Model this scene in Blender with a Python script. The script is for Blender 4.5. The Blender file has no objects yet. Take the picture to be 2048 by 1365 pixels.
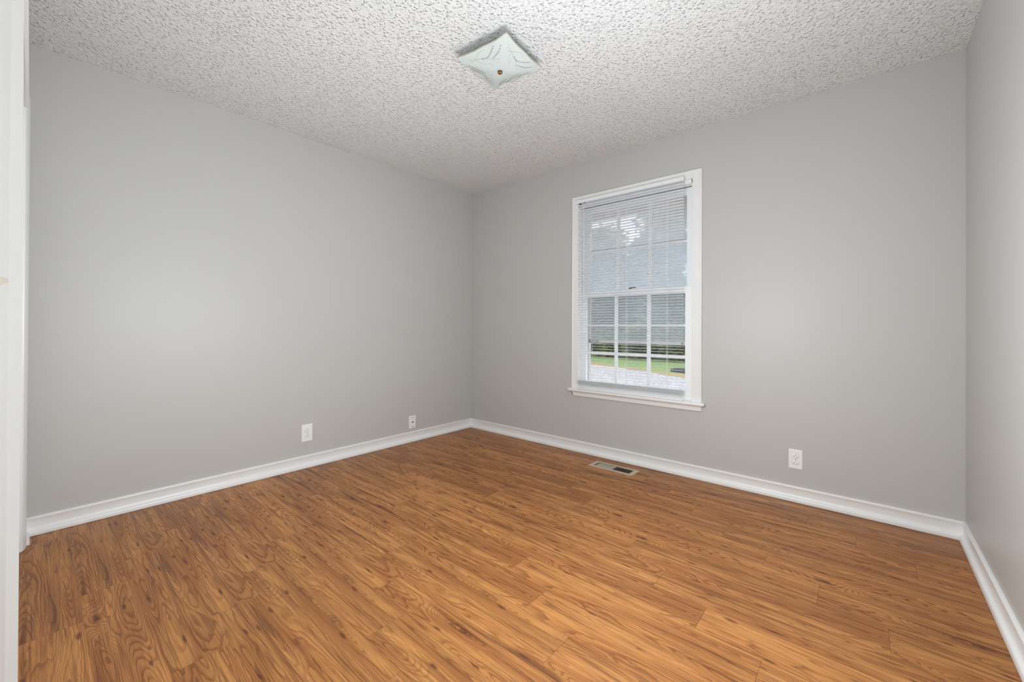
import bpy, bmesh, math, random
from mathutils import Vector, Matrix

S = bpy.context.scene
C = S.collection
R = random.Random(7)

# ------------------------------------------------------------------ camera
W, H = 3.525, 2.44            # room width (x), ceiling height
YN = -3.0375                  # room face of the near wall
cam_d = bpy.data.cameras.new('camera')
cam = bpy.data.objects.new('camera', cam_d); C.objects.link(cam); S.camera = cam
yaw, pitch, roll = 0.70786, 0.0037979, 0.0047625
F = Vector((-math.sin(yaw)*math.cos(pitch), math.cos(yaw)*math.cos(pitch), math.sin(pitch)))
Rt = Vector((math.cos(yaw), math.sin(yaw), 0)); U = Rt.cross(F)
R2 = Rt*math.cos(roll)+U*math.sin(roll); U2 = -Rt*math.sin(roll)+U*math.cos(roll)
m = Matrix((R2, U2, -F)).transposed().to_4x4(); m.translation = Vector((3.14438, -3.01603, 1.04158))
cam.matrix_world = m
cam_d.sensor_width = 36; cam_d.lens = 824.42*36/2048; cam_d.shift_y = -29.34/2048
cam_d.clip_start = 0.004; cam_d.clip_end = 200

# ------------------------------------------------------------------ world, lights, exposure
S.view_settings.view_transform = 'Standard'; S.view_settings.look = 'None'
S.view_settings.exposure = 0.07; S.view_settings.gamma = 1.0; S.view_settings.use_curve_mapping = False
wd = bpy.data.worlds.new('sky'); S.world = wd; wd.use_nodes = True
nt = wd.node_tree; nt.nodes.clear()
o_ = nt.nodes.new('ShaderNodeOutputWorld'); b_ = nt.nodes.new('ShaderNodeBackground')
tc = nt.nodes.new('ShaderNodeTexCoord'); sp = nt.nodes.new('ShaderNodeSeparateXYZ'); cr = nt.nodes.new('ShaderNodeValToRGB')
nt.links.new(tc.outputs['Generated'], sp.inputs[0]); nt.links.new(sp.outputs[2], cr.inputs[0])
cr.color_ramp.elements[0].position = 0.0; cr.color_ramp.elements[0].color = (.80, .88, .95, 1)
cr.color_ramp.elements[1].position = 0.6; cr.color_ramp.elements[1].color = (1.0, 1.02, 1.06, 1)
nt.links.new(cr.outputs[0], b_.inputs[0]); b_.inputs[1].default_value = 2.4
nt.links.new(b_.outputs[0], o_.inputs[0])

def lamp(name, kind, loc, energy, color=(1, 1, 1), target=None, **kw):
    l = bpy.data.lights.new(name, kind); l.energy = energy; l.color = color
    for k, v in kw.items(): setattr(l, k, v)
    o = bpy.data.objects.new(name, l); C.objects.link(o); o.location = loc
    if target is not None:
        o.rotation_euler = (Vector(target)-Vector(loc)).to_track_quat('-Z', 'Y').to_euler()
    return o
lamp('bounce_flash', 'SPOT', (2.75, -2.50, 1.45), 22, (.88, .955, 1.0), (2.45, -2.15, 2.44), spot_size=math.radians(165), spot_blend=1.0, shadow_soft_size=.12)
lamp('room_fill', 'POINT', (2.45, -1.85, 1.12), 66, (.88, .955, 1.0), shadow_soft_size=.35)  # unseen fill light added mid-room to even out walls and ceiling
lamp('side_fill', 'SPOT', (2.25, -2.35, 1.10), 54, (.88, .955, 1.0), (0, -1.9, 1.30), spot_size=math.radians(132), spot_blend=1.0, shadow_soft_size=.3)  # added fill spot aimed at the left wall, no fixture there
lamp('hall_fill', 'POINT', (3.1, -3.75, 2.15), 24, (1, .98, .95), shadow_soft_size=.12)  # unseen light added in the hall to send fill through the doorway

try:
    S.cycles.use_denoising = True
    S.cycles.max_bounces = 10; S.cycles.diffuse_bounces = 6; S.cycles.transparent_max_bounces = 24
    S.cycles.caustics_reflective = False; S.cycles.caustics_refractive = False
except Exception: pass

# ------------------------------------------------------------------ helpers
def srgb(r, g, b):
    f = lambda c: (c/255/12.92) if c/255 <= .04045 else ((c/255+.055)/1.055)**2.4
    return (f(r), f(g), f(b), 1)

class G:
    """little node-graph writer"""
    def __init__(s, name):
        s.m = bpy.data.materials.new(name); s.m.use_nodes = True
        s.t = s.m.node_tree; s.b = s.t.nodes['Principled BSDF']
        s.out = s.t.nodes['Material Output']
    def n(s, typ, **kw):
        nd = s.t.nodes.new(typ)
        for k, v in kw.items(): setattr(nd, k, v)
        return nd
    def put(s, sock, v):
        if hasattr(v, 'links') or isinstance(v, bpy.types.NodeSocket): s.t.links.new(v, sock)
        else:
            if sock.type == 'VALUE' and not isinstance(v, (int, float)): v = v[0]
            sock.default_value = v
    def f(s, op, a, b=None, c=None, clamp=False):
        nd = s.n('ShaderNodeMath', operation=op, use_clamp=clamp)
        s.put(nd.inputs[0], a)
        if b is not None: s.put(nd.inputs[1], b)
        if c is not None: s.put(nd.inputs[2], c)
        return nd.outputs[0]
    def xyz(s, x, y, z):
        nd = s.n('ShaderNodeCombineXYZ')
        for i, v in enumerate((x, y, z)): s.put(nd.inputs[i], v)
        return nd.outputs[0]
    def sep(s, v):
        nd = s.n('ShaderNodeSeparateXYZ'); s.t.links.new(v, nd.inputs[0]); return nd.outputs
    def obj(s): return s.n('ShaderNodeTexCoord').outputs['Object']
    def noise(s, vec, scale, detail=2, rough=.5, dist=0):
        nd = s.n('ShaderNodeTexNoise'); s.t.links.new(vec, nd.inputs['Vector'])
        nd.inputs['Scale'].default_value = scale; nd.inputs['Detail'].default_value = detail
        nd.inputs['Roughness'].default_value = rough; nd.inputs['Distortion'].default_value = dist
        return nd.outputs[0]
    def vor(s, vec, scale, feature='F1', rnd=1, out='Distance'):
        nd = s.n('ShaderNodeTexVoronoi', feature=feature); s.t.links.new(vec, nd.inputs['Vector'])
        nd.inputs['Scale'].default_value = scale; nd.inputs['Randomness'].default_value = rnd
        return nd.outputs[out]
    def rnd(s, vec):
        nd = s.n('ShaderNodeTexWhiteNoise', noise_dimensions='3D'); s.t.links.new(vec, nd.inputs['Vector']); return nd.outputs['Value']
    def ss(s, v, a, b, lo=0., hi=1.):
        nd = s.n('ShaderNodeMapRange', interpolation_type='SMOOTHSTEP')
        s.put(nd.inputs[0], v)
        for i, x in enumerate((a, b, lo, hi)): nd.inputs[i+1].default_value = x
        return nd.outputs[0]
    def mix(s, fac, a, b, bt='MIX'):
        nd = s.n('ShaderNodeMix', data_type='RGBA', blend_type=bt)
        s.put(nd.inputs[0], fac); s.put(nd.inputs[6], a); s.put(nd.inputs[7], b); return nd.outputs[2]
    def bump(s, h, strength=.3, dist=.002):
        nd = s.n('ShaderNodeBump'); s.put(nd.inputs['Height'], h)
        nd.inputs['Strength'].default_value = strength; nd.inputs['Distance'].default_value = dist
        s.t.links.new(nd.outputs[0], s.b.inputs['Normal'])
    def set(s, color=None, rough=None, metal=None, spec=None):
        if color is not None: s.put(s.b.inputs['Base Color'], color)
        if rough is not None: s.put(s.b.inputs['Roughness'], rough)
        if metal is not None: s.put(s.b.inputs['Metallic'], metal)
        if spec is not None: s.put(s.b.inputs['Specular IOR Level'], spec)
        return s

def simple(name, col, rough=.5, metal=0., var=.04, scale=6, bump=None, spec=.5):
    g = G(name); o = g.obj()
    nz = g.noise(o, scale, 3)
    d = tuple(c*(1-var) for c in col[:3])+(1,); l = tuple(min(1, c*(1+var)) for c in col[:3])+(1,)
    g.set(g.mix(nz, d, l), rough, metal, spec)
    if bump: g.bump(g.noise(o, bump[0], 3), bump[1], bump[2])
    return g.m

# ---- paints
def wall_paint():
    g = G('grey_wall_paint'); o = g.obj()
    col = g.mix(g.noise(o, 1.1, 3), srgb(189, 188, 185), srgb(193, 192, 190))
    sm = g.ss(g.vor(o, .9), .0, .06, .97, 1.0)      # a few faint round patches
    col = g.mix(1.0, col, g.xyz(sm, sm, sm), 'MULTIPLY')
    g.set(col, .42, 0, .35)
    h = g.f('ADD', g.f('MULTIPLY', g.noise(o, 160, 2), .25), g.f('MULTIPLY', g.noise(o, 9, 2), 1.0))
    g.bump(h, .12, .004); return g.m
def ceiling_paint():
    g = G('textured_ceiling_paint'); o = g.obj()
    x, y, z = g.sep(o)
    w = g.noise(o, 30, 2)
    ov = g.xyz(g.f('ADD', x, g.f('MULTIPLY', w, .012)), g.f('SUBTRACT', y, g.f('MULTIPLY', w, .012)), z)
    a = g.ss(g.vor(ov, 76, 'SMOOTH_F1'), .08, .52, 1, 0)
    b = g.ss(g.noise(ov, 70, 2, .5), .40, .62, .12, 1)
    c = g.ss(g.vor(ov, 135), .05, .55, 1, 0)
    h = g.f('ADD', g.f('MULTIPLY', a, b), g.f('MULTIPLY', c, .26))
    g.set(g.mix(g.noise(o, 3, 2), srgb(224, 224, 224), srgb(229, 229, 229)), .48, 0, .5)
    g.bump(h, 1.0, .0075); return g.m
WALL = wall_paint(); CEIL = ceiling_paint()
TRIM = simple('white_trim_paint', srgb(232, 232, 231), .32, 0, .015, 5, (25, .08, .002))
SASH = simple('white_sash_paint', srgb(236, 237, 237), .4, 0, .02, 9)
BLIND = simple('white_blind_vinyl', srgb(235, 236, 238), .45, 0, .01, 5)
def slat_vinyl():
    g = G('white_slat_vinyl'); o = g.obj()
    c = g.mix(g.noise(o, 5, 2), srgb(243, 244, 246), srgb(248, 249, 250))
    g.set(c, .45, 0, .4); tr = g.n('ShaderNodeBsdfTranslucent'); tr.inputs[0].default_value = srgb(246, 247, 248)
    mx = g.n('ShaderNodeMixShader'); mx.inputs[0].default_value = .20
    g.t.links.new(g.b.outputs[0], mx.inputs[1]); g.t.links.new(tr.outputs[0], mx.inputs[2]); g.t.links.new(mx.outputs[0], g.out.inputs[0]); return g.m
SLAT = slat_vinyl()
CORD = simple('white_cord', srgb(232, 232, 232), .8)
PLATE = simple('white_plastic', srgb(238, 238, 237), .3, 0, .01)
IVORY = simple('ivory_plastic', srgb(236, 233, 222), .35, 0, .01)
DARK = simple('dark_slot', srgb(22, 21, 20), .8)
STEEL = simple('screw_metal', srgb(150, 150, 148), .35, .9)
VENTM = simple('beige_enamel', srgb(190, 174, 152), .4, .1, .05, 20)
LOUV = simple('beige_louver_enamel', srgb(176, 168, 148), .4, .1, .05, 20)
BRASS = simple('polished_brass', srgb(168, 134, 84), .25, 1.0, .1, 40)
SOFFIT = simple('tan_soffit', srgb(206, 164, 120), .7, 0, .08, 4)
BRICK = simple('tan_brick_wall', srgb(150, 120, 100), .9)
STORM = simple('storm_frame_aluminium', srgb(206, 206, 204), .45, .2, .05)
BARK = simple('tree_bark', srgb(72, 62, 52), .95, 0, .2, 8, (30, .5, .02))
SLAB = simple('dark_weathered_box', srgb(62, 64, 72), .8, 0, .15, 6)
DUCT = simple('duct_inside', srgb(30, 26, 24), .9)

def pane_material(name, haze, tint):
    g = G(name); o = g.obj()
    t = g.n('ShaderNodeBsdfTransparent'); gl = g.n('ShaderNodeBsdfGlossy'); gl.inputs['Roughness'].default_value = .03
    mx = g.n('ShaderNodeMixShader'); mx.inputs[0].default_value = .05
    g.t.links.new(t.outputs[0], mx.inputs[1]); g.t.links.new(gl.outputs[0], mx.inputs[2])
    last = mx
    if haze:
        tr = g.n('ShaderNodeBsdfTranslucent'); tr.inputs[0].default_value = tint
        m2 = g.n('ShaderNodeMixShader')
        g.put(m2.inputs[0], g.f('MULTIPLY', haze, g.ss(g.noise(o, 5, 3), .3, .7, .85, 1.15)))
        g.t.links.new(mx.outputs[0], m2.inputs[1]); g.t.links.new(tr.outputs[0], m2.inputs[2]); last = m2
    g.t.links.new(last.outputs[0], g.out.inputs[0]); return g.m
GLASS = pane_material('clear_glass', 0, None)
HAZE_UP = pane_material('glare_upper_storm_glass', .42, (.82, .88, .93, 1))  # pale translucent tint stands in for glare reflected by the pane
HAZE_LO = pane_material('glare_lower_storm_glass', .24, (.50, .58, .63, 1))  # weaker reflected haze, likewise put into the pane colour

def frosted():
    g = G('frosted_shade_glass'); o = g.obj(); x, y, z = g.sep(o)
    e = g.f('MAXIMUM', g.f('ABSOLUTE', x), g.f('ABSOLUTE', y))
    rim = g.ss(e, .1485, .1525)
    col = g.mix(g.noise(o, 9, 3), srgb(196, 204, 202), srgb(206, 213, 211))
    col = g.mix(rim, col, srgb(176, 172, 150))
    g.set(col, .18, 0, .5)
    g.put(g.b.inputs['Subsurface Weight'], .10); g.b.inputs['Subsurface Radius'].default_value = (.02, .02, .02)
    g.b.inputs['Subsurface Scale'].default_value = .3
    return g.m
SHADE = frosted(); ETCH = simple('etched_sprig_line', srgb(150, 160, 150), .5)
ETCHD = simple('painted_leaf_gilt', srgb(104, 112, 94), .4, .2)

def wood_floor():
    g = G('oak_plank_floor'); o = g.obj(); x, y, z = g.sep(o)
    PW, PL = .152, .9165
    v = g.f('DIVIDE', g.f('MULTIPLY', y, -1), PW)
    row = g.f('FLOOR', v); fv = g.f('FRACT', v)
    xs = g.f('DIVIDE', g.f('SUBTRACT', x, g.f('ADD', 2.91-.2025, g.f('MULTIPLY', row, .2025))), PL)
    col = g.f('FLOOR', xs); fu = g.f('FRACT', xs)
    rid = g.rnd(g.xyz(row, col, 3.3))
    pr = g.f('MULTIPLY', g.f('FLOOR', g.f('MULTIPLY', rid, 9)), 5.37)      # nine repeating prints
    X = g.f('MULTIPLY', fu, PL); Y = g.f('MULTIPLY', fv, PW)
    V = g.xyz(X, Y, pr)
    # narrow strips printed inside each plank
    sid = g.f('FLOOR', g.f('MULTIPLY', fv, 2.999))
    soff = g.rnd(g.xyz(sid, pr, 9.1))
    sc = g.f('FLOOR', g.f('ADD', g.f('MULTIPLY', fu, 1.6), g.f('MULTIPLY', soff, 3)))
    st = g.rnd(g.xyz(sid, sc, pr))
    Z2 = g.f('ADD', pr, g.f('MULTIPLY', st, 2.2))
    # broad growth-ring field, contoured
    wob = g.noise(g.xyz(g.f('MULTIPLY', X, 6), g.f('MULTIPLY', Y, 30), pr), 1, 4, .6)
    h = g.noise(g.xyz(g.f('MULTIPLY', X, .95), g.f('MULTIPLY', Y, 10.5), pr), 1, 1.0, .45)
    kd = g.vor(g.xyz(g.f('MULTIPLY', X, 2.1), g.f('MULTIPLY', Y, 9), g.f('ADD', pr, .4)), 1)
    bulge = g.ss(kd, .0, .38, .17, 0)
    h = g.f('ADD', g.f('ADD', h, bulge), g.f('MULTIPLY', wob, .055))
    ring = g.f('FRACT', g.f('MULTIPLY', h, 32))
    line = g.f('MULTIPLY', g.ss(ring, .40, .93), g.ss(ring, .93, 1.0, 1, 0))
    # fibres and streaks
    fib = g.noise(g.xyz(g.f('MULTIPLY', X, 9), g.f('MULTIPLY', Y, 420), Z2), 1, 3, .65)
    fib2 = g.noise(g.xyz(g.f('MULTIPLY', X, 3.0), g.f('MULTIPLY', Y, 150), Z2), 1, 3, .6)
    stk = g.noise(g.xyz(g.f('MULTIPLY', X, 1.9), g.f('MULTIPLY', g.f('ADD', Y, g.f('MULTIPLY', wob, .012)), 44), g.f('ADD', pr, 17)), 1, 2.5, .55)
    stk = g.ss(stk, .50, .80)
    brd = g.noise(g.xyz(g.f('MULTIPLY', X, 1.8), g.f('MULTIPLY', Y, 17), g.f('ADD', pr, 31)), 1, 2, .5)
    # knots
    kv = g.n('ShaderNodeTexVoronoi'); g.t.links.new(g.xyz(g.f('ADD', g.f('MULTIPLY', X, 2.1), g.f('MULTIPLY', g.f('SUBTRACT', wob, .5), .22)), g.f('ADD', g.f('MULTIPLY', Y, 9), g.f('MULTIPLY', g.f('SUBTRACT', wob, .5), .35)), g.f('ADD', pr, .4)), kv.inputs['Vector'])
    kv.inputs['Scale'].default_value = 1
    kn = g.f('MULTIPLY', g.ss(kv.outputs['Distance'], .03, .19, 1, 0), g.ss(g.noise(g.xyz(X, Y, pr), 55, 2), .25, .6))
    c0 = g.mix(g.ss(brd, .3, .7), srgb(202, 141, 80), srgb(172, 111, 59))
    c0 = g.mix(g.f('MULTIPLY', line, g.ss(brd, .25, .6, .26, .72)), c0, srgb(104, 58, 28))
    c0 = g.mix(g.ss(fib2, .48, .68, 0, .62), c0, srgb(122, 74, 42))
    c0 = g.mix(g.ss(fib, .42, .66, 0, .46), c0, srgb(118, 72, 42))
    c0 = g.mix(g.f('MULTIPLY', stk, .85), c0, srgb(92, 50, 26))
    c0 = g.mix(g.f('MULTIPLY', kn, .9), c0, srgb(74, 38, 20))
    k2 = g.vor(g.xyz(g.f('ADD', g.f('MULTIPLY', X, 5.2), g.f('MULTIPLY', wob, .5)), g.f('ADD', g.f('MULTIPLY', Y, 21), g.f('MULTIPLY', wob, .5)), g.f('ADD', pr, .9)), 1)
    c0 = g.mix(g.ss(k2, .05, .17, .8, 0), c0, srgb(84, 44, 22))
    spk = g.noise(o, 420, 2, .6)
    c0 = g.mix(g.ss(spk, .45, .75, 0, .28), c0, srgb(128, 80, 44))
    tone = g.f('ADD', g.ss(rid, 0, 1, .93, 1.06), g.ss(st, 0, 1, -.05, .05))
    c0 = g.mix(1.0, c0, g.xyz(tone, tone, tone), 'MULTIPLY')
    jx = g.f('MULTIPLY', g.f('MINIMUM', fu, g.f('SUBTRACT', 1, fu)), PL)
    jy = g.f('MULTIPLY', g.f('MINIMUM', fv, g.f('SUBTRACT', 1, fv)), PW)
    j1 = g.ss(jx, .0003, .0014, 1, 0); j2 = g.ss(jy, .0003, .0014, 1, 0)
    c0 = g.mix(g.f('MULTIPLY', j1, .5), c0, srgb(70, 42, 26))
    c0 = g.mix(g.f('MULTIPLY', j2, .28), c0, srgb(84, 50, 30))
    rough = g.f('ADD', .34, g.f('MULTIPLY', fib, .14))
    g.set(c0, rough, 0, .30)
    hh = g.f('SUBTRACT', g.f('MULTIPLY', fib, .35), g.f('ADD', g.f('MULTIPLY', j1, 1.2), j2))
    g.bump(hh, .25, .0012)
    return g.m
FLOOR = wood_floor()

def leaf_mat(name, a, b):
    g = G(name); o = g.obj()
    g.set(g.mix(g.ss(g.noise(o, 1.7, 3), .35, .65), a, b), .6, 0, .3)
    return g.m
LEAF = leaf_mat('woodland_leaves', srgb(64, 82, 52), srgb(94, 110, 66))
LEAFD = leaf_mat('shrub_leaves', srgb(44, 60, 34), srgb(126, 134, 62))
def grass_mat():
    g = G('lawn_grass'); o = g.obj(); x, y, z = g.sep(o)
    edge = g.f('ADD', g.f('ADD', g.f('MULTIPLY', x, .45), y), g.f('MULTIPLY', g.noise(o, 1.4, 3), 1.4))
    c = g.mix(g.noise(o, 2.5, 4), srgb(102, 130, 76), srgb(124, 150, 92))
    c = g.mix(g.ss(edge, 10.8, 11.8, 1, 0), c, srgb(152, 132, 98)); g.set(c, .9); g.bump(g.noise(o, 40, 3), .6, .03); return g.m
def gravel_mat():
    g = G('pale_gravel'); o = g.obj()
    c = g.mix(g.vor(o, 16), srgb(194, 194, 197), srgb(112, 112, 116)); g.set(c, .95); g.bump(g.vor(o, 16), .6, .03); return g.m

# ------------------------------------------------------------------ mesh helpers
def link(name, bm, mat, parent=None, smooth=False, loc=None):
    me = bpy.data.meshes.new(name); bmesh.ops.recalc_face_normals(bm, faces=bm.faces[:]); bm.to_mesh(me); bm.free()
    me.materials.append(mat)
    if smooth:
        for p in me.polygons: p.use_smooth = True
        try: me.set_sharp_from_angle(angle=math.radians(40))
        except Exception: pass
    o = bpy.data.objects.new(name, me); C.objects.link(o)
    if parent: o.parent = parent
    if loc: o.location = loc
    return o
def box(bm, x0, x1, y0, y1, z0, z1, bev=0, M=None):
    r = bmesh.ops.create_cube(bm, size=1); vs = r['verts']
    for v in vs:
        v.co = Vector(((x0+x1)/2+v.co.x*(x1-x0), (y0+y1)/2+v.co.y*(y1-y0), (z0+z1)/2+v.co.z*(z1-z0)))
    if bev:
        es = {e for v in vs for e in v.link_edges}
        rr = bmesh.ops.bevel(bm, geom=list(es), offset=bev, segments=2, affect='EDGES', profile=.6)
        vs = list({v for f in rr['faces'] for v in f.verts} | {v for v in vs if v.is_valid})
    if M is not None:
        for v in vs:
            if v.is_valid: v.co = M @ v.co
    return vs
def B(*a, **k):
    bm = bmesh.new(); box(bm, *a, **k); return bm
def Bs(lst, bev=0):
    bm = bmesh.new()
    for a in lst: box(bm, *a, bev=bev)
    return bm
def cyl(bm, p, q, r, n=10, r2=None):
    p, q = Vector(p), Vector(q); d = (q-p).normalized()
    a = d.orthogonal().normalized(); b = d.cross(a)
    A = [bm.verts.new(p+(a*math.cos(t)+b*math.sin(t))*r) for t in [2*math.pi*i/n for i in range(n)]]
    r2 = r if r2 is None else r2
    D = [bm.verts.new(q+(a*math.cos(t)+b*math.sin(t))*r2) for t in [2*math.pi*i/n for i in range(n)]]
    for i in range(n): bm.faces.new((A[i], A[(i+1) % n], D[(i+1) % n], D[i]))
    bm.faces.new(A[::-1]); bm.faces.new(D)
def loft(bm, rings, closed=True, caps=True):
    L = [[bm.verts.new(Vector(p)) for p in r] for r in rings]
    n = len(L[0])
    for a, b in zip(L, L[1:]):
        for i in range(n if closed else n-1):
            bm.faces.new((a[i], a[(i+1) % n], b[(i+1) % n], b[i]))
    if caps and closed:
        bm.faces.new(L[0][::-1]); bm.faces.new(L[-1])
def lathe(bm, prof, M, n=20):
    L = []
    for r, z in prof:
        L.append([bm.verts.new(M @ Vector((r*math.cos(2*math.pi*i/n), r*math.sin(2*math.pi*i/n), z))) for i in range(n)])
    for a, b in zip(L, L[1:]):
        for i in range(n): bm.faces.new((a[i], a[(i+1) % n], b[(i+1) % n], b[i]))
    bm.faces.new(L[0]); bm.faces.new(L[-1])
def struct(name, bm, mat, parent=None, **k):
    o = link(name, bm, mat, parent, **k)
    if not parent: o['kind'] = 'structure'
    return o
def empty(name, loc=(0, 0, 0), rot=(0, 0, 0), kind=None, label=None, cat=None, group=None, parent=None):
    o = bpy.data.objects.new(name, None); C.objects.link(o); o.location = loc; o.rotation_euler = rot
    o.empty_display_size = .05
    tag(o, label, cat, group, kind)
    if parent: o.parent = parent
    return o
def tag(o, label=None, cat=None, group=None, kind=None):
    if label: o['label'] = label
    if cat: o['category'] = cat
    if group: o['group'] = group
    if kind: o['kind'] = kind
    return o

# ------------------------------------------------------------------ room shell
# floor with the cut-out for the register, running on into the hall
vx0, vx1, vy0, vy1 = 1.580, 1.868, -.236, -.140
struct('floor', Bs([(-.15, 4.4, -4.4, vy0, -.06, 0), (-.15, 4.4, vy1, .02, -.06, 0), (-.15, vx0, vy0, vy1, -.06, 0), (vx1, 4.4, vy0, vy1, -.06, 0)]), FLOOR)
def ceiling_mesh():
    bm = B(-.15, 4.4, -4.4, .15, H, H+.1); return bm
struct('ceiling', ceiling_mesh(), CEIL)
struct('wall_left', B(-.15, 0, -4.4, .0, 0, H), WALL)
WX0, WX1, WZ0, WZ1 = 1.309, 2.228, .512, 2.097        # clear window opening
struct('wall_far', Bs([(-.15, WX0-.02, 0, .15, 0, H), (WX1+.02, W+.15, 0, .15, 0, H), (WX0-.02, WX1+.02, 0, .15, 0, .50), (WX0-.02, WX1+.02, 0, .15, WZ1+.02, H)]), WALL)
struct('wall_right', B(W, W+.15, YN, 0, 0, H), WALL)
CX0, CX1, CZ = .20, 2.085, 2.05                        # closet opening
DX0 = 2.94                                             # doorway the camera stands in
struct('wall_near', Bs([(0, CX0-.012, YN-.10, YN, 0, H), (CX1+.012, DX0, YN-.10, YN, 0, H), (CX0-.012, CX1+.012, YN-.10, YN, CZ+.012, H),
                        (DX0, W, YN-.10, YN, 2.06, H), (0, 2.06, YN, YN+.0085, 2.118, H)]), WALL)
# closet and hall shells behind the near wall
struct('wall_closet', Bs([(0, 2.6, -3.80, -3.75, 0, H), (2.45, 2.5, -3.75, YN-.10, 0, H)]), WALL)
struct('wall_hall', Bs([(2.5, 4.3, -4.35, -4.3, 0, H), (4.25, 4.3, -4.3, YN-.10, 0, H), (2.5, 2.55, -4.3, -3.75, 0, H), (W, 4.3, YN-.10, YN, 0, H)]), WALL)

# baseboards
prof = [(0, .0915), (.0090, .0915), (.0118, .0895), (.0130, .0855), (.0126, .0800), (.0100, .0745), (.0088, .0660), (.0084, .0540), (.0088, .0430), (.0105, .0345),
        (.0150, .0285), (.0170, .0275), (.0215, .0255), (.0245, .0210), (.0256, .0140), (.0256, .002), (0, .002)]
def baseboard(name, A, Bp, nrm, m0=1, m1=1):
    """profile swept from A to Bp; m0/m1 mitre the ends"""
    A, Bp, nrm = Vector(A), Vector(Bp), Vector(nrm); d = (Bp-A).normalized(); bm = bmesh.new()
    N = max(2, int((Bp-A).length/.25)); rings = []
    for i in range(N+1):
        t = i/N; ring = []
        for (q, z) in prof:
            off = d*(q*m0) if i == 0 else (-d*(q*m1) if i == N else Vector())
            ring.append(A.lerp(Bp, t)+nrm*q+off+Vector((0, 0, z)))
        rings.append(ring)
    loft(bm, rings); return struct(name, bm, TRIM, smooth=True)
baseboard('baseboard_left', (0, YN, 0), (0, 0, 0), (1, 0, 0), 1, 1)
baseboard('baseboard_far', (0, 0, 0), (W, 0, 0), (0, -1, 0), 1, 1)
baseboard('baseboard_right', (W, 0, 0), (W, YN, 0), (-1, 0, 0), 1, 0)
baseboard('baseboard_near', (.142, YN, 0), (0, YN, 0), (0, 1, 0), 0, 1)
# lifted flakes of old paint at the foot of the right baseboard
bm = bmesh.new()
for (yy, w_, o_) in ((-1.555, .012, .006), (-1.60, .02, .004), (-1.66, .016, .007)):
    loft(bm, [[(W-.0256+.001, yy, .001), (W-.0256-o_, yy-w_*.5, .001), (W-.0256+.001, yy-w_, .001)],
              [(W-.0256+.001, yy, .007), (W-.0256-o_*.6, yy-w_*.5, .004), (W-.0256+.001, yy-w_, .005)]])
struct('trim_1', bm, TRIM)

# ------------------------------------------------------------------ closet doorway (seen on edge at the left of the frame)
door = empty('door_1', ((CX0+CX1)/2, YN-.05, 0), kind='structure')
def cl(b): return b
def P(o, par):      # parent, keeping world-space mesh coordinates
    o.parent = par; o.matrix_parent_inverse = Matrix.Translation(par.location).inverted() if par.rotation_euler[:] == (0, 0, 0) else par.matrix_basis.inverted(); return o
def casing_post(x_open, side, th, z1):
    """door casing post with a rounded opening edge; side=-1: lies left of x_open"""
    w = .060; pts = [(0, 0), (side*.0005, th*.14), (side*.004, th*.30), (side*.012, th*.50), (side*.022, th*.68), (side*.034, th*.84), (side*.044, th*.95), (side*.050, th), (side*w, th), (side*w, 0)]
    bm = bmesh.new(); loft(bm, [[(x_open+a, YN+b, z) for a, b in pts] for z in (.001, z1)]); return bm
P(link('casing_post', casing_post(CX0, -1, .0155, 2.112), TRIM, smooth=True), door)
P(link('casing_post', casing_post(CX1, 1, .0120, 2.112), TRIM, smooth=True), door)
P(link('casing_head', B(CX0-.058, CX1+.058, YN, YN+.012, CZ, 2.112, bev=.003), TRIM), door)
P(link('jamb', Bs([(CX0-.012, CX0, YN-.10, YN, 0, CZ), (CX1, CX1+.012, YN-.10, YN, 0, CZ), (CX0, CX1, YN-.10, YN, CZ, CZ+.012)]), TRIM), door)
for k in range(2):
    a = CX0+.004+k*.935; y0 = YN-.045-k*.04
    p_ = P(link('door_panel', Bs([(a, a+.945, y0-.030, y0, .012, CZ-.01)], bev=.002), TRIM), door)

# light switch by the doorway
def light_switch(x, z):
    t = empty('light_switch', (x, YN, z), label='ivory light switch lever at the far left edge of the photo', cat='light switch')
    link('switch_plate', B(-.035, .035, 0, .0055, -.0575, .0575, bev=.0018), IVORY, t)
    bm = bmesh.new()
    loft(bm, [[(-.005, .004, -.011), (.005, .004, -.011), (.005, .004, .011), (-.005, .004, .011)],
              [(-.0045, .0065, .0040), (.0045, .0065, .0040), (.0045, .0060, .0118), (-.0045, .0060, .0118)],
              [(-.0035, .0138, .0078), (.0035, .0138, .0078), (.0035, .0132, .0098), (-.0035, .0132, .0098)]])
    link('toggle', bm, IVORY, t, smooth=True)
    for s in (-1, 1):
        bm = bmesh.new(); cyl(bm, (0, .005, s*.030), (0, .0066, s*.030), .003, 12); link('screw', bm, IVORY, t)
light_switch(2.788, 1.0575)

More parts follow.
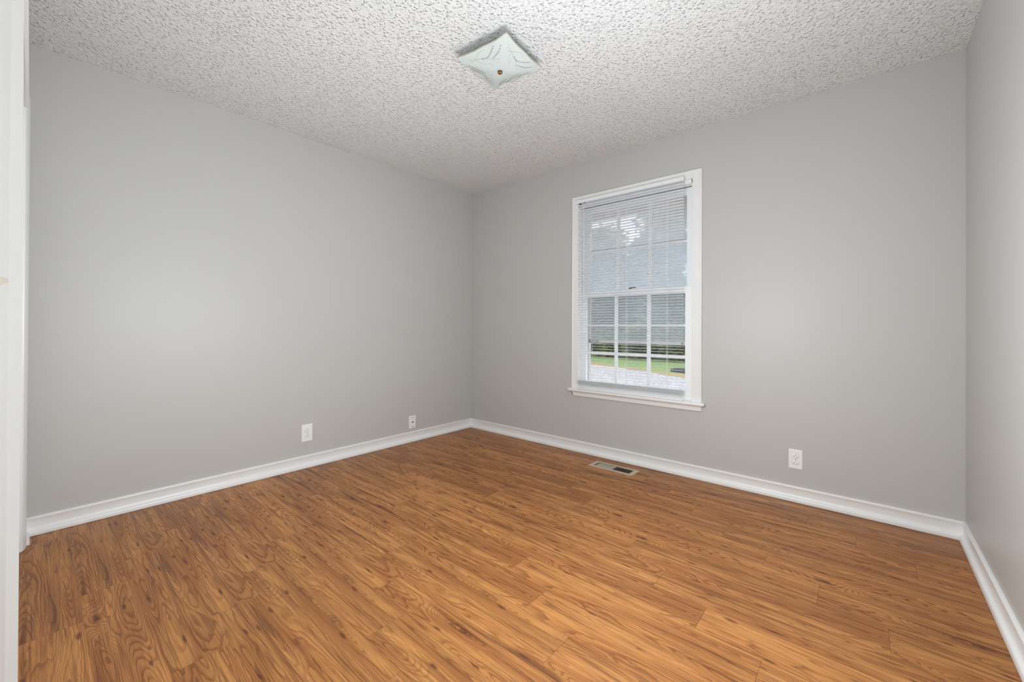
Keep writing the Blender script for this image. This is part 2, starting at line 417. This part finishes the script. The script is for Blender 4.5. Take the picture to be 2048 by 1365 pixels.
# ------------------------------------------------------------------ window
win = empty('window_1', ((WX0+WX1)/2, 0, .534), kind='structure')
def WP(name, bm, mat, par=None, smooth=False):
    o = link(name, bm, mat, smooth=smooth); o.parent = par or win
    if par: o.matrix_parent_inverse = Matrix.Identity(4)
    else: o.matrix_parent_inverse = Matrix.Translation(win.location).inverted()
    return o
ox0, ox1, oz1 = 1.247, 2.292, 2.152
def casing_frame():
    """mitred flat casing with a raised back band: left post, head, right post in one run"""
    # profile: u from inner edge (0) to outer edge (1), y depth
    pr = [(0, 0), (0, -.012), (.05, -.0145), (.80, -.0165), (.86, -.0182), (.96, -.0182), (1, -.016), (1, 0)]
    zb = .534
    def ring(inner, outer): return [tuple(Vector((inner[0], y, inner[1])).lerp(Vector((outer[0], y, outer[1])), u)) for u, y in pr]
    bm = bmesh.new()
    loft(bm, [ring((WX0, zb), (ox0, zb)), ring((WX0, WZ1), (ox0, oz1)), ring((WX1, WZ1), (ox1, oz1)), ring((WX1, zb), (ox1, zb))])
    return bm
WP('casing', casing_frame(), TRIM)
bm = bmesh.new(); box(bm, 1.226, 2.316, -.050, 0, .5135, .534, bev=.005); box(bm, WX0, WX1, 0, .055, .5135, .534)
WP('stool', bm, TRIM, smooth=True)
bm = bmesh.new(); loft(bm, [[(ox0, 0, .5135), (ox0, -.014, .5135), (ox0+.002, -.014, .494), (ox0+.018, -.014, .472), (ox0+.018, 0, .472)],
                            [(ox1, 0, .5135), (ox1, -.014, .5135), (ox1, -.014, .494), (ox1, -.014, .472), (ox1, 0, .472)]])
WP('apron', bm, TRIM)
WP('jamb', Bs([(WX0-.02, WX0, .0, .155, .50, WZ1+.02), (WX1, WX1+.02, .0, .155, .50, WZ1+.02), (WX0, WX1, .0, .155, WZ1, WZ1+.02)]), TRIM)
WP('parting_stop', Bs([(WX0, WX0+.012, .006, .028, .534, WZ1), (WX1-.010, WX1, .006, .028, .534, WZ1), (WX0, WX1, .006, .064, 2.068, WZ1),
                       (WX0, WX0+.010, .062, .068, .534, WZ1), (WX1-.010, WX1, .062, .068, .534, WZ1)]), SASH)
WP('outer_sill', Bs([(WX0, WX1, .055, .20, .505, .530)]), SASH)
# lower sash (inner) and upper sash (outer)
lo = WP('lower_sash', Bs([(WX0, 1.358, .030, .060, .534, 1.346), (2.168, WX1, .030, .060, .534, 1.346), (1.358, 2.168, .030, .060, .534, .600), (1.358, 2.168, .030, .060, 1.298, 1.346)]), SASH)
WP('muntin', Bs([(1.616, 1.638, .036, .056, .600, 1.298), (1.884, 1.908, .036, .056, .600, 1.298), (1.358, 2.168, .038, .055, 1.058, 1.073), (1.358, 2.168, .038, .055, .827, .849)]), SASH, lo)
WP('pane', Bs([(1.358, 2.168, .045, .048, .600, 1.298)]), GLASS, lo)
up = WP('upper_sash', Bs([(WX0, 1.372, .068, .098, 1.31, 2.063), (2.166, WX1, .068, .098, 1.31, 2.063), (1.372, 2.166, .068, .098, 2.012, 2.063), (1.372, 2.166, .068, .098, 1.31, 1.345)]), SASH)
WP('muntin', Bs([(1.612, 1.636, .074, .094, 1.345, 2.012), (1.880, 1.905, .074, .094, 1.345, 2.012), (1.372, 2.166, .076, .093, 1.672, 1.690)]), SASH, up)
WP('pane', Bs([(1.372, 2.166, .083, .086, 1.345, 2.012)]), GLASS, up)
bm = bmesh.new(); box(bm, 1.715, 1.775, .032, .060, 1.346, 1.352, bev=.002); cyl(bm, (1.745, .045, 1.352), (1.745, .045, 1.360), .010, 14); box(bm, 1.74, 1.79, .040, .052, 1.358, 1.363, bev=.001)
WP('sash_lock', bm, simple('dark_bronze', srgb(60, 54, 48), .4, .8), lo)
st = WP('storm_window', Bs([(WX0, 1.338, .118, .142, .530, WZ1), (2.198, WX1, .118, .142, .530, WZ1), (1.338, 2.198, .118, .142, 2.07, WZ1), (1.338, 2.198, .118, .142, .530, .548)]), STORM)
s1 = WP('storm_sash', Bs([(1.338, 2.198, .132, .140, 1.300, 1.325), (1.338, 2.198, .132, .140, 2.05, 2.07), (1.338, 1.350, .132, .140, 1.30, 2.07), (2.186, 2.198, .132, .140, 1.30, 2.07)]), STORM, st)
WP('pane', Bs([(1.350, 2.186, .1355, .137, 1.325, 2.05)]), HAZE_UP, s1)
s2 = WP('storm_sash', Bs([(1.338, 2.198, .120, .129, 1.688, 1.707), (1.338, 2.198, .120, .129, .918, .945), (1.338, 1.350, .120, .129, .918, 1.707), (2.186, 2.198, .120, .129, .918, 1.707)]), STORM, st)
WP('pane', Bs([(1.350, 2.186, .1235, .125, .945, 1.688)]), HAZE_LO, s2)
WP('latch', Bs([(1.352, 1.385, .114, .120, .926, .938), (1.40, 1.43, .114, .120, .926, .938), (2.11, 2.13, .114, .120, .926, .938), (2.155, 2.175, .114, .120, .926, .938)]), simple('grey_latch', srgb(90, 90, 92), .5), s2)

# ------------------------------------------------------------------ mini blind
blind = empty('window_blind', (1.747, -.0325, 2.11), label='white horizontal mini blind lowered over the window, slats open', cat='window blind')
def BP(name, bm, mat, par=None, smooth=False):
    o = link(name, bm, mat, smooth=smooth); o.parent = par or blind
    o.matrix_parent_inverse = Matrix.Translation(blind.location).inverted() if not par else Matrix.Identity(4); return o
bm = bmesh.new()
hp = [(-.0205, 2.084), (-.0205, 2.110), (-.0215, 2.111), (-.0225, 2.110), (-.0225, 2.086), (-.0435, 2.086), (-.0435, 2.110), (-.0445, 2.1115), (-.0458, 2.110), (-.0458, 2.0855), (-.0445, 2.084)]
loft(bm, [[(x, y, z) for y, z in hp] for x in (1.316, 2.174)])
BP('headrail', bm, BLIND)
for x0, x1 in ((1.311, 1.345), (2.150, 2.180)):
    bm = bmesh.new()
    box(bm, x0, x1, -.0475, -.0185, 2.1115, 2.1135); box(bm, x0, x1, -.0475, -.0462, 2.082, 2.1125, bev=.0004); box(bm, x0 if x0 < 2 else x1-.0015, (x0+.0015) if x0 < 2 else x1, -.047, -.0185, 2.081, 2.1125)
    BP('mounting_bracket', bm, BLIND)
for a_ in ((1.326, 1.342, -.0435, -.0225, 2.082, 2.0852), (1.372, 1.392, -.047, -.046, 2.079, 2.084)): BP('rail_insert', B(*a_), DARK)
def slat_mesh(zs, x0=1.318, x1=2.176, tilt=.0038, crown=.0016):
    bm = bmesh.new()
    for z, tl in zs:
        ring = []
        n = 5
        for k in range(n+1):
            t = k/n; y = -.0450+.0250*t
            ring.append((y, z+tl*(.5-t)+crown*4*t*(1-t)))
        pts = [(y, zz+.0003) for y, zz in ring]+[(y, zz-.0003) for y, zz in ring[::-1]]
        loft(bm, [[(x0, y, zz) for y, zz in pts], [(x1, y, zz) for y, zz in pts]])
    return bm
zs = [(2.066-.0213*i, .0040) for i in range(69)]
zb_ = zs[-1][0]
zs += [(zb_-.0095-.0052*i, .0012) for i in range(7)]
sl = BP('slats', slat_mesh(zs), SLAT, smooth=True)
zlow = zs[-1][0]
bm = bmesh.new(); box(bm, 1.316, 2.178, -.0455, -.0200, .5352, .5465, bev=.002); BP('bottom_rail', bm, BLIND, smooth=True)
for x in (1.447, 1.753, 2.063):
    bm = bmesh.new()
    for y in (-.0462, -.0190): cyl(bm, (x+(.001 if y < -.03 else 0), y, .547), (x, y, 2.084), .0007, 6)
    BP('ladder_cord', bm, CORD)
    bm = bmesh.new(); cyl(bm, (x+.004, -.0475, .60), (x+.004, -.0475, 2.086), .0006, 6); BP('lift_cord', bm, CORD)
bm = bmesh.new()
cyl(bm, (1.380, -.0500, 2.050), (1.384, -.0510, 1.325), .0026, 6); cyl(bm, (1.384, -.0510, 1.325), (1.384, -.0510, 1.312), .0034, 8)
cyl(bm, (1.380, -.0480, 2.082), (1.380, -.0500, 2.050), .0010, 6)
BP('tilt_wand', bm, simple('clear_white_wand', srgb(240, 241, 242), .2), smooth=True)

# ------------------------------------------------------------------ outlets and cable plate
def outlet(loc, rotz, w, h, label):
    t = empty('electrical_outlet', loc, (0, 0, rotz), label=label, cat='electrical outlet')
    bm = bmesh.new()                       # local: x across, -y out of the wall, z up
    loft(bm, [[(-w/2, 0, -h/2), (w/2, 0, -h/2), (w/2, 0, h/2), (-w/2, 0, h/2)],
              [(-w/2, -.002, -h/2), (w/2, -.002, -h/2), (w/2, -.002, h/2), (-w/2, -.002, h/2)],
              [(-w/2+.004, -.0058, -h/2+.004), (w/2-.004, -.0058, -h/2+.004), (w/2-.004, -.0058, h/2-.004), (-w/2+.004, -.0058, h/2-.004)]])
    link('cover_plate', bm, PLATE, t)
    for s in (1, -1):
        zc = s*.0195; bm = bmesh.new(); ring = []
        for i in range(28):
            a = 2*math.pi*i/28; ring.append((.0172*math.cos(a), max(-.0135, min(.0135, .0172*math.sin(a)))))
        loft(bm, [[(x, -.0056, zc+z) for x, z in ring], [(x, -.0072, zc+z) for x, z in ring], [(x*.95, -.0078, zc+z*.95) for x, z in ring]])
        rc = link('receptacle', bm, PLATE, t, smooth=True)
        bm = bmesh.new(); ringo = [(x*1.05, z*1.06) for x, z in ring]
        loft(bm, [[(x, -.0055, zc+z) for x, z in ringo], [(x, -.0060, zc+z) for x, z in ringo]])
        link('gap', bm, simple('shadow_gap', srgb(150, 150, 148), .8), rc)
        bm = bmesh.new()
        box(bm, -.0078, -.0056, -.0080, -.0070, zc-.0085, zc-.0005); box(bm, .0056, .0078, -.0080, -.0070, zc-.0080, zc-.0010)
        cyl(bm, (0, -.0081, zc+.0062), (0, -.0070, zc+.0062), .0026, 12)
        link('slot', bm, DARK, rc)
    bm = bmesh.new(); cyl(bm, (0, -.0055, 0), (0, -.0070, 0), .0030, 12); link('screw', bm, STEEL, t)
    return t
outlet((0, -1.676, .2555), math.pi/2, .077, .126, 'white duplex electrical outlet low on the left wall')
outlet((2.8275, 0, .2545), 0, .071, .117, 'white duplex electrical outlet low on the window wall, right of the window')
t = empty('cable_plate', (0, -.739, .1765), (0, 0, math.pi/2), label='narrow white cable jack plate on the left wall near the corner', cat='wall plate')
bm = bmesh.new(); w, h = .071, .114
loft(bm, [[(-w/2, 0, -h/2), (w/2, 0, -h/2), (w/2, 0, h/2), (-w/2, 0, h/2)],
          [(-w/2, -.002, -h/2), (w/2, -.002, -h/2), (w/2, -.002, h/2), (-w/2, -.002, h/2)],
          [(-w/2+.004, -.0055, -h/2+.004), (w/2-.004, -.0055, -h/2+.004), (w/2-.004, -.0055, h/2-.004), (-w/2+.004, -.0055, h/2-.004)]])
link('cover_plate', bm, PLATE, t)
bm = bmesh.new(); cyl(bm, (0, -.005, 0), (0, -.0075, 0), .0065, 6); cyl(bm, (0, -.0075, 0), (0, -.014, 0), .0045, 14)
link('coax_jack', bm, simple('jack_metal', srgb(90, 88, 84), .4, .8), t)
for s in (-1, 1):
    bm = bmesh.new(); cyl(bm, (0, -.0054, s*.0415), (0, -.0066, s*.0415), .0040, 12); link('screw', bm, simple('dark_screw', srgb(60, 58, 56), .5, .6), t)

# ------------------------------------------------------------------ floor register
t = empty('floor_vent', (1.7235, -.1875, 0), label='beige metal floor register with louvers, set in the floor below the window', cat='floor vent')
cx, cy = t.location.x, t.location.y
def fr(x0, x1, y0, y1, z0, z1): return (x0-cx, x1-cx, y0-cy, y1-cy, z0, z1)
ix0, ix1, iy0, iy1 = 1.582, 1.866, -.2325, -.1425
bm = bmesh.new()
O = [(1.549, -.2555), (1.898, -.2555), (1.898, -.1195), (1.549, -.1195)]; I = [(ix0, iy0), (ix1, iy0), (ix1, iy1), (ix0, iy1)]
O2 = [(1.557, -.2475), (1.890, -.2475), (1.890, -.1275), (1.557, -.1275)]
def lp(p, z): return [(x-cx, y-cy, z) for x, y in p]
loft(bm, [lp(O, .0003), lp(O, .0018), lp(O2, .0048), lp(I, .0048), lp(I, -.030)], caps=False)
link('frame', bm, VENTM, t)
link('divider', B(*fr(1.7195, 1.7275, iy0, iy1, -.004, .0046)), VENTM, t)
def louvers(x0, x1, n, ang):
    bm = bmesh.new()
    for i in range(n):
        xc = x0+(i+.5)*(x1-x0)/n
        Mt = Matrix.Translation((xc-cx, 0, -.004)) @ Matrix.Rotation(ang, 4, 'Y')
        box(bm, -.0049, .0049, iy0-cy, iy1-cy, -.0004, .0004, M=Mt)
    return bm
link('louver_bank', louvers(1.587, 1.7195, 12, math.radians(38)), LOUV, t)
link('louver_bank', louvers(1.7275, 1.863, 12, math.radians(-52)), LOUV, t)
link('duct_boot', Bs([fr(ix0-.001, ix1+.001, iy0-.001, iy1+.001, -.060, -.056), fr(ix0-.0015, ix0, iy0, iy1, -.056, -.001), fr(ix1, ix1+.0015, iy0, iy1, -.056, -.001),
                      fr(ix0, ix1, iy0-.0015, iy0, -.056, -.001), fr(ix0, ix1, iy1, iy1+.0015, -.056, -.001)]), DUCT, t)

# ------------------------------------------------------------------ ceiling light
t = empty('ceiling_light', (1.737, -1.474, H), (0, 0, math.radians(5.1)), label='square frosted glass ceiling light with etched leaf sprigs and brass knob', cat='ceiling light')
HS = .153
def gz(u, v):       # glass underside height below the ceiling plane
    e = (abs(u)**5+abs(v)**5)**.2; k = max(0, (e-.62)/.38)**1.6; a = math.atan2(v, u)
    far = .15+.85*min(1, max(0, (v-u+.3)/1.0))
    return -.0965+.036*min(1.1, e)**2.0+.0080*far*k*math.cos(9*a+.6)
bm = bmesh.new(); N = 48; grid = {}
for side in (0, 1):
    for i in range(N+1):
        for j in range(N+1):
            u, v = -1+2*i/N, -1+2*j/N
            e = max(abs(u), abs(v)); wv = 1
            grid[side, i, j] = bm.verts.new((u*HS*wv, v*HS*wv, gz(u, v)+side*.004))
    for i in range(N):
        for j in range(N):
            q = (grid[side, i, j], grid[side, i+1, j], grid[side, i+1, j+1], grid[side, i, j+1])
            bm.faces.new(q if side else q[::-1])
for i in range(N):
    for (a, b) in (((i, 0), (i+1, 0)), ((i+1, N), (i, N)), ((0, i+1), (0, i)), ((N, i), (N, i+1))):
        bm.faces.new((grid[0, a[0], a[1]], grid[0, b[0], b[1]], grid[1, b[0], b[1]], grid[1, a[0], a[1]]))
sh = link('glass_shade', bm, SHADE, t, smooth=True)
def ribbon(bm, pts, w):
    P3 = [Vector((u*HS, v*HS, gz(u, v)-.0006)) for u, v in pts]
    for a, b in zip(P3, P3[1:]): cyl(bm, a, b, w, 5)
def smooth_pts(p, n=5):
    out = []
    for i in range(len(p)-1):
        p0, p1, p2, p3 = p[max(0, i-1)], p[i], p[i+1], p[min(len(p)-1, i+2)]
        for k in range(n):
            s = k/n; out.append(tuple(.5*((2*b)+(c-a)*s+(2*a-5*b+4*c-d)*s*s+(-a+3*b-3*c+d)*s**3) for a, b, c, d in zip(p0, p1, p2, p3)))
    out.append(p[-1]); return out
S1 = [(-.684, -.857), (-.578, -.80), (-.404, -.757), (-.208, -.708), (.018, -.616), (.122, -.52), (.335, -.466)]
S2 = [(-.437, -.757), (-.249, -.863), (-.075, -.918), (.078, -.899)]
S3 = [(-.64, -.76), (-.52, -.72), (-.41, -.743), (-.33, -.62), (-.153, -.455)]
LF = [[(-.208, -.708), (-.066, -.668), (.05, -.68), (.184, -.75), (.297, -.813), (.413, -.90)], [(.12, -.57), (.263, -.605), (.384, -.655), (.493, -.698), (.64, -.817)]]
BR = [(-.206, -.682), (-.187, -.617), (-.121, -.537), (-.073, -.449), (-.033, -.367)]
def sprig(q):
    ca, sa = [(1, 0), (0, 1), (-1, 0), (0, -1)][q]
    rot = lambda p: (p[0]*ca-p[1]*sa, p[0]*sa+p[1]*ca)
    bm = bmesh.new()
    for c_ in (S1, S2, S3): ribbon(bm, [rot(p) for p in smooth_pts(c_)], .00042)
    o = link('etched_sprig', bm, ETCH, sh)
    bm = bmesh.new()
    for lf in LF:
        sp_ = smooth_pts(lf, 4); ribbon(bm, [rot(p) for p in sp_], .0003)
        for k in range(1, len(sp_)-1, 2):
            a, b = sp_[k], sp_[k+1]; d = Vector((b[0]-a[0], b[1]-a[1])).normalized()*.042
            for s in (.8, -.8):
                e = (a[0]+d.x*math.cos(s)-d.y*math.sin(s), a[1]+d.x*math.sin(s)+d.y*math.cos(s))
                A_, B_ = [Vector((p[0]*HS, p[1]*HS, gz(*p)-.0004)) for p in (rot(a), rot(e))]
                cyl(bm, A_, B_, .0010, 5, .0004)
    for p in BR:
        p = rot(p); bmesh.ops.create_icosphere(bm, subdivisions=1, radius=.0020, matrix=Matrix.Translation((p[0]*HS, p[1]*HS, gz(*p)+.0006)))
    link('leaf_pattern', bm, ETCHD, sh)
for q in range(4): sprig(q)
bm = bmesh.new(); lathe(bm, [(.002, -.060), (.060, -.060), (.066, -.052), (.068, -.010), (.075, -.001), (.002, -.0005)], Matrix.Identity(4), 40)
link('ceiling_pan', bm, simple('white_pan_enamel', srgb(228, 228, 226), .4), t, smooth=True)
bm = bmesh.new(); lathe(bm, [(.001, -.1105), (.004, -.110), (.008, -.1085), (.0105, -.1055), (.0105, -.1025), (.0095, -.1005), (.0125, -.0990), (.0130, -.0975), (.001, -.0960)], Matrix.Identity(4), 24)
for i in range(8):
    a = i*math.pi/4; bmesh.ops.create_icosphere(bm, subdivisions=1, radius=.0028, matrix=Matrix.Translation((.0095*math.cos(a), .0095*math.sin(a), -.1055)))
link('brass_knob', bm, BRASS, t, smooth=True)

# ------------------------------------------------------------------ outside
GZ = -.5
bm = bmesh.new(); box(bm, -.15, W+.15, .15, .20, GZ, WZ0-.007); box(bm, -.15, WX0-.03, .15, .20, WZ0-.007, 2.11); box(bm, WX1+.03, W+.15, .15, .20, WZ0-.007, 2.11); box(bm, WX0-.03, WX1+.03, .15, .2, WZ1+.02, 2.15)
struct('wall_exterior', bm, BRICK)
bm = bmesh.new(); box(bm, -2.5, W+2, .20, .62, 2.16, 2.19); box(bm, -2.5, W+2, .60, .64, 2.10, 2.26); box(bm, -2.5, W+2, .15, .70, 2.26, 2.62)
struct('trim_2', bm, SOFFIT)
bm = bmesh.new()
gv = [(-40, .2), (25, .2), (25, 22), (4, 11.5), (.8, 9.9), (-.5, 9.95), (-1.1, 10.25), (-1.8, 10.7), (-2.6, 11.2), (-3.75, 11.7), (-5.55, 12.2), (-9, 13.6), (-40, 26)]
fc = bm.faces.new([bm.verts.new((x, y, GZ)) for x, y in gv]); bmesh.ops.triangulate(bm, faces=[fc])
tag(link('gravel_driveway', bm, gravel_mat()), 'pale gravel driveway outside the window, below the lawn strip', 'gravel', kind='stuff')
bm = bmesh.new()
for x, y in ((-60, 5), (40, 5), (40, 60), (-60, 60)): bm.verts.new((x, y, GZ-.02))
bm.faces.new(bm.verts[:])
def lawn():
    bm = bmesh.new(); e = gv[2:]; far = [(25, 60), (-60, 60), (-60, 27)]
    vs = [bm.verts.new((x, y, GZ+.004)) for x, y in ([gv[2]]+far+[gv[-1]]+gv[3:-1][::-1])]
    f_ = bm.faces.new(vs); bmesh.ops.triangulate(bm, faces=[f_]); return bm
bm.free()
tag(link('lawn', lawn(), grass_mat()), 'green grass lawn outside the window beyond the pale gravel', 'grass', kind='stuff')
# dark low box on the grass
bm = bmesh.new(); box(bm, -.9, .9, -.28, .28, 0, .11, bev=.02); box(bm, -.82, .82, -.22, .22, .11, .13, bev=.005)
o = link('ground_cover_lid', bm, SLAB, loc=(-1.20, 11.75, GZ+.004)); o.rotation_euler = (0, 0, -.43)
tag(o, 'dark low rectangular lid lying on the lawn, seen low at the right of the window', 'lid')

def leaves(bm, centre, rad, n, size, rr, fill=.55):
    for _ in range(n):
        while True:
            p = Vector((rr.uniform(-1, 1), rr.uniform(-1, 1), rr.uniform(-1, 1)))
            if fill < p.length < 1: break
        p = Vector((p.x*rad[0], p.y*rad[1], p.z*rad[2]))+Vector(centre)
        s = size*rr.uniform(.6, 1.3)
        q = Matrix.Rotation(rr.uniform(0, 6.28), 3, 'Z') @ Matrix.Rotation(rr.uniform(0, 3.14), 3, 'X')
        pts = [(-.9, 0, 0), (-.2, -.38, .08), (.9, 0, 0), (-.2, .38, .08)]
        bm.faces.new([bm.verts.new(p+q @ (Vector(a)*s)) for a in pts])
def tree_mesh(seed, hgt, crown):
    rr = random.Random(seed)
    tr = bmesh.new(); cyl(tr, (0, 0, -.05), (.1, 0, hgt*.5), .20, 10, .12); 
    br = []
    cr_ = bmesh.new()
    for k in range(17):
        a = rr.uniform(0, 6.28); r_ = rr.uniform(.05, .48)*crown; z = (.10+.80*(k/16)+rr.uniform(-.04, .04))*hgt
        p = (r_*math.cos(a), r_*math.sin(a), z); cyl(tr, (.05, 0, min(z*.6, hgt*.48)), p, .06, 6, .02)
        leaves(cr_, p, (crown*.60, crown*.60, hgt*.13), 420 if k < 10 else 330, .24, rr, .2)
    return tr, cr_
protos = []
for k, (sd, hg, cw) in enumerate(((3, 9.0, 2.3), (5, 8.2, 2.5), (8, 10.0, 2.2))):
    a, b = tree_mesh(sd, hg, cw)
    e = empty('tree', (0, 0, GZ)); link('trunk', a, BARK, e); link('crown', b, LEAF, e); protos.append(e)
TL = 'leafy green tree in the dense woods beyond the lawn'
spots = [(-14.0, 19.8), (-9.7, 20.1), (-5.4, 19.6), (-1.1, 20.0), (3.2, 19.7), (-16.0, 24.9), (-11.7, 25.3), (-7.4, 24.8), (-3.1, 25.4), (1.2, 25.0),
         (-11.2, 36.2), (-7.6, 38.0), (-15.4, 37.0), (-3.2, 36.4), (-18.2, 30.3), (-13.9, 30.7), (-9.6, 30.2), (-5.3, 30.8), (-1.0, 30.4)]
def dup(root, loc, rz, sc=1):
    r = root.copy(); C.objects.link(r); r.location = loc; r.rotation_euler = (0, 0, rz); r.scale = (sc,)*3
    for ch in list(root.children):
        c = ch.copy(); C.objects.link(c); c.parent = r
    return r
for i, (x, y) in enumerate(spots):
    sc = R.uniform(.9, 1.12)
    if i < 3: o = protos[i]; o.location = (x, y, GZ); o.scale = (sc,)*3
    else: o = dup(protos[i % 3], (x, y, GZ), R.uniform(0, 6.28), sc)
    tag(o, TL, 'tree', 'trees beyond the lawn')
rr = random.Random(21); bm = bmesh.new(); leaves(bm, (0, 0, .85), (1.0, .8, .95), 1900, .10, rr, .1)
sh0 = empty('shrub', (0, 0, GZ)); link('foliage', bm, LEAFD, sh0)
bm = bmesh.new()
for k in range(6):
    a = k*1.05; cyl(bm, (0, 0, -.02), (.5*math.cos(a), .4*math.sin(a), .9), .02, 5, .008)
link('stem', bm, BARK, sh0)
for i in range(9):
    x = -13.0+i*1.9; loc = (x, 16.9+R.uniform(-.2, .2), GZ); sc = R.uniform(.9, 1.1)
    if i == 0: o = sh0; o.location = loc; o.scale = (sc,)*3
    else: o = dup(sh0, loc, R.uniform(0, 6.28), sc)
    tag(o, 'low dark green shrub at the edge of the woods behind the lawn', 'shrub', 'shrubs along the woods')
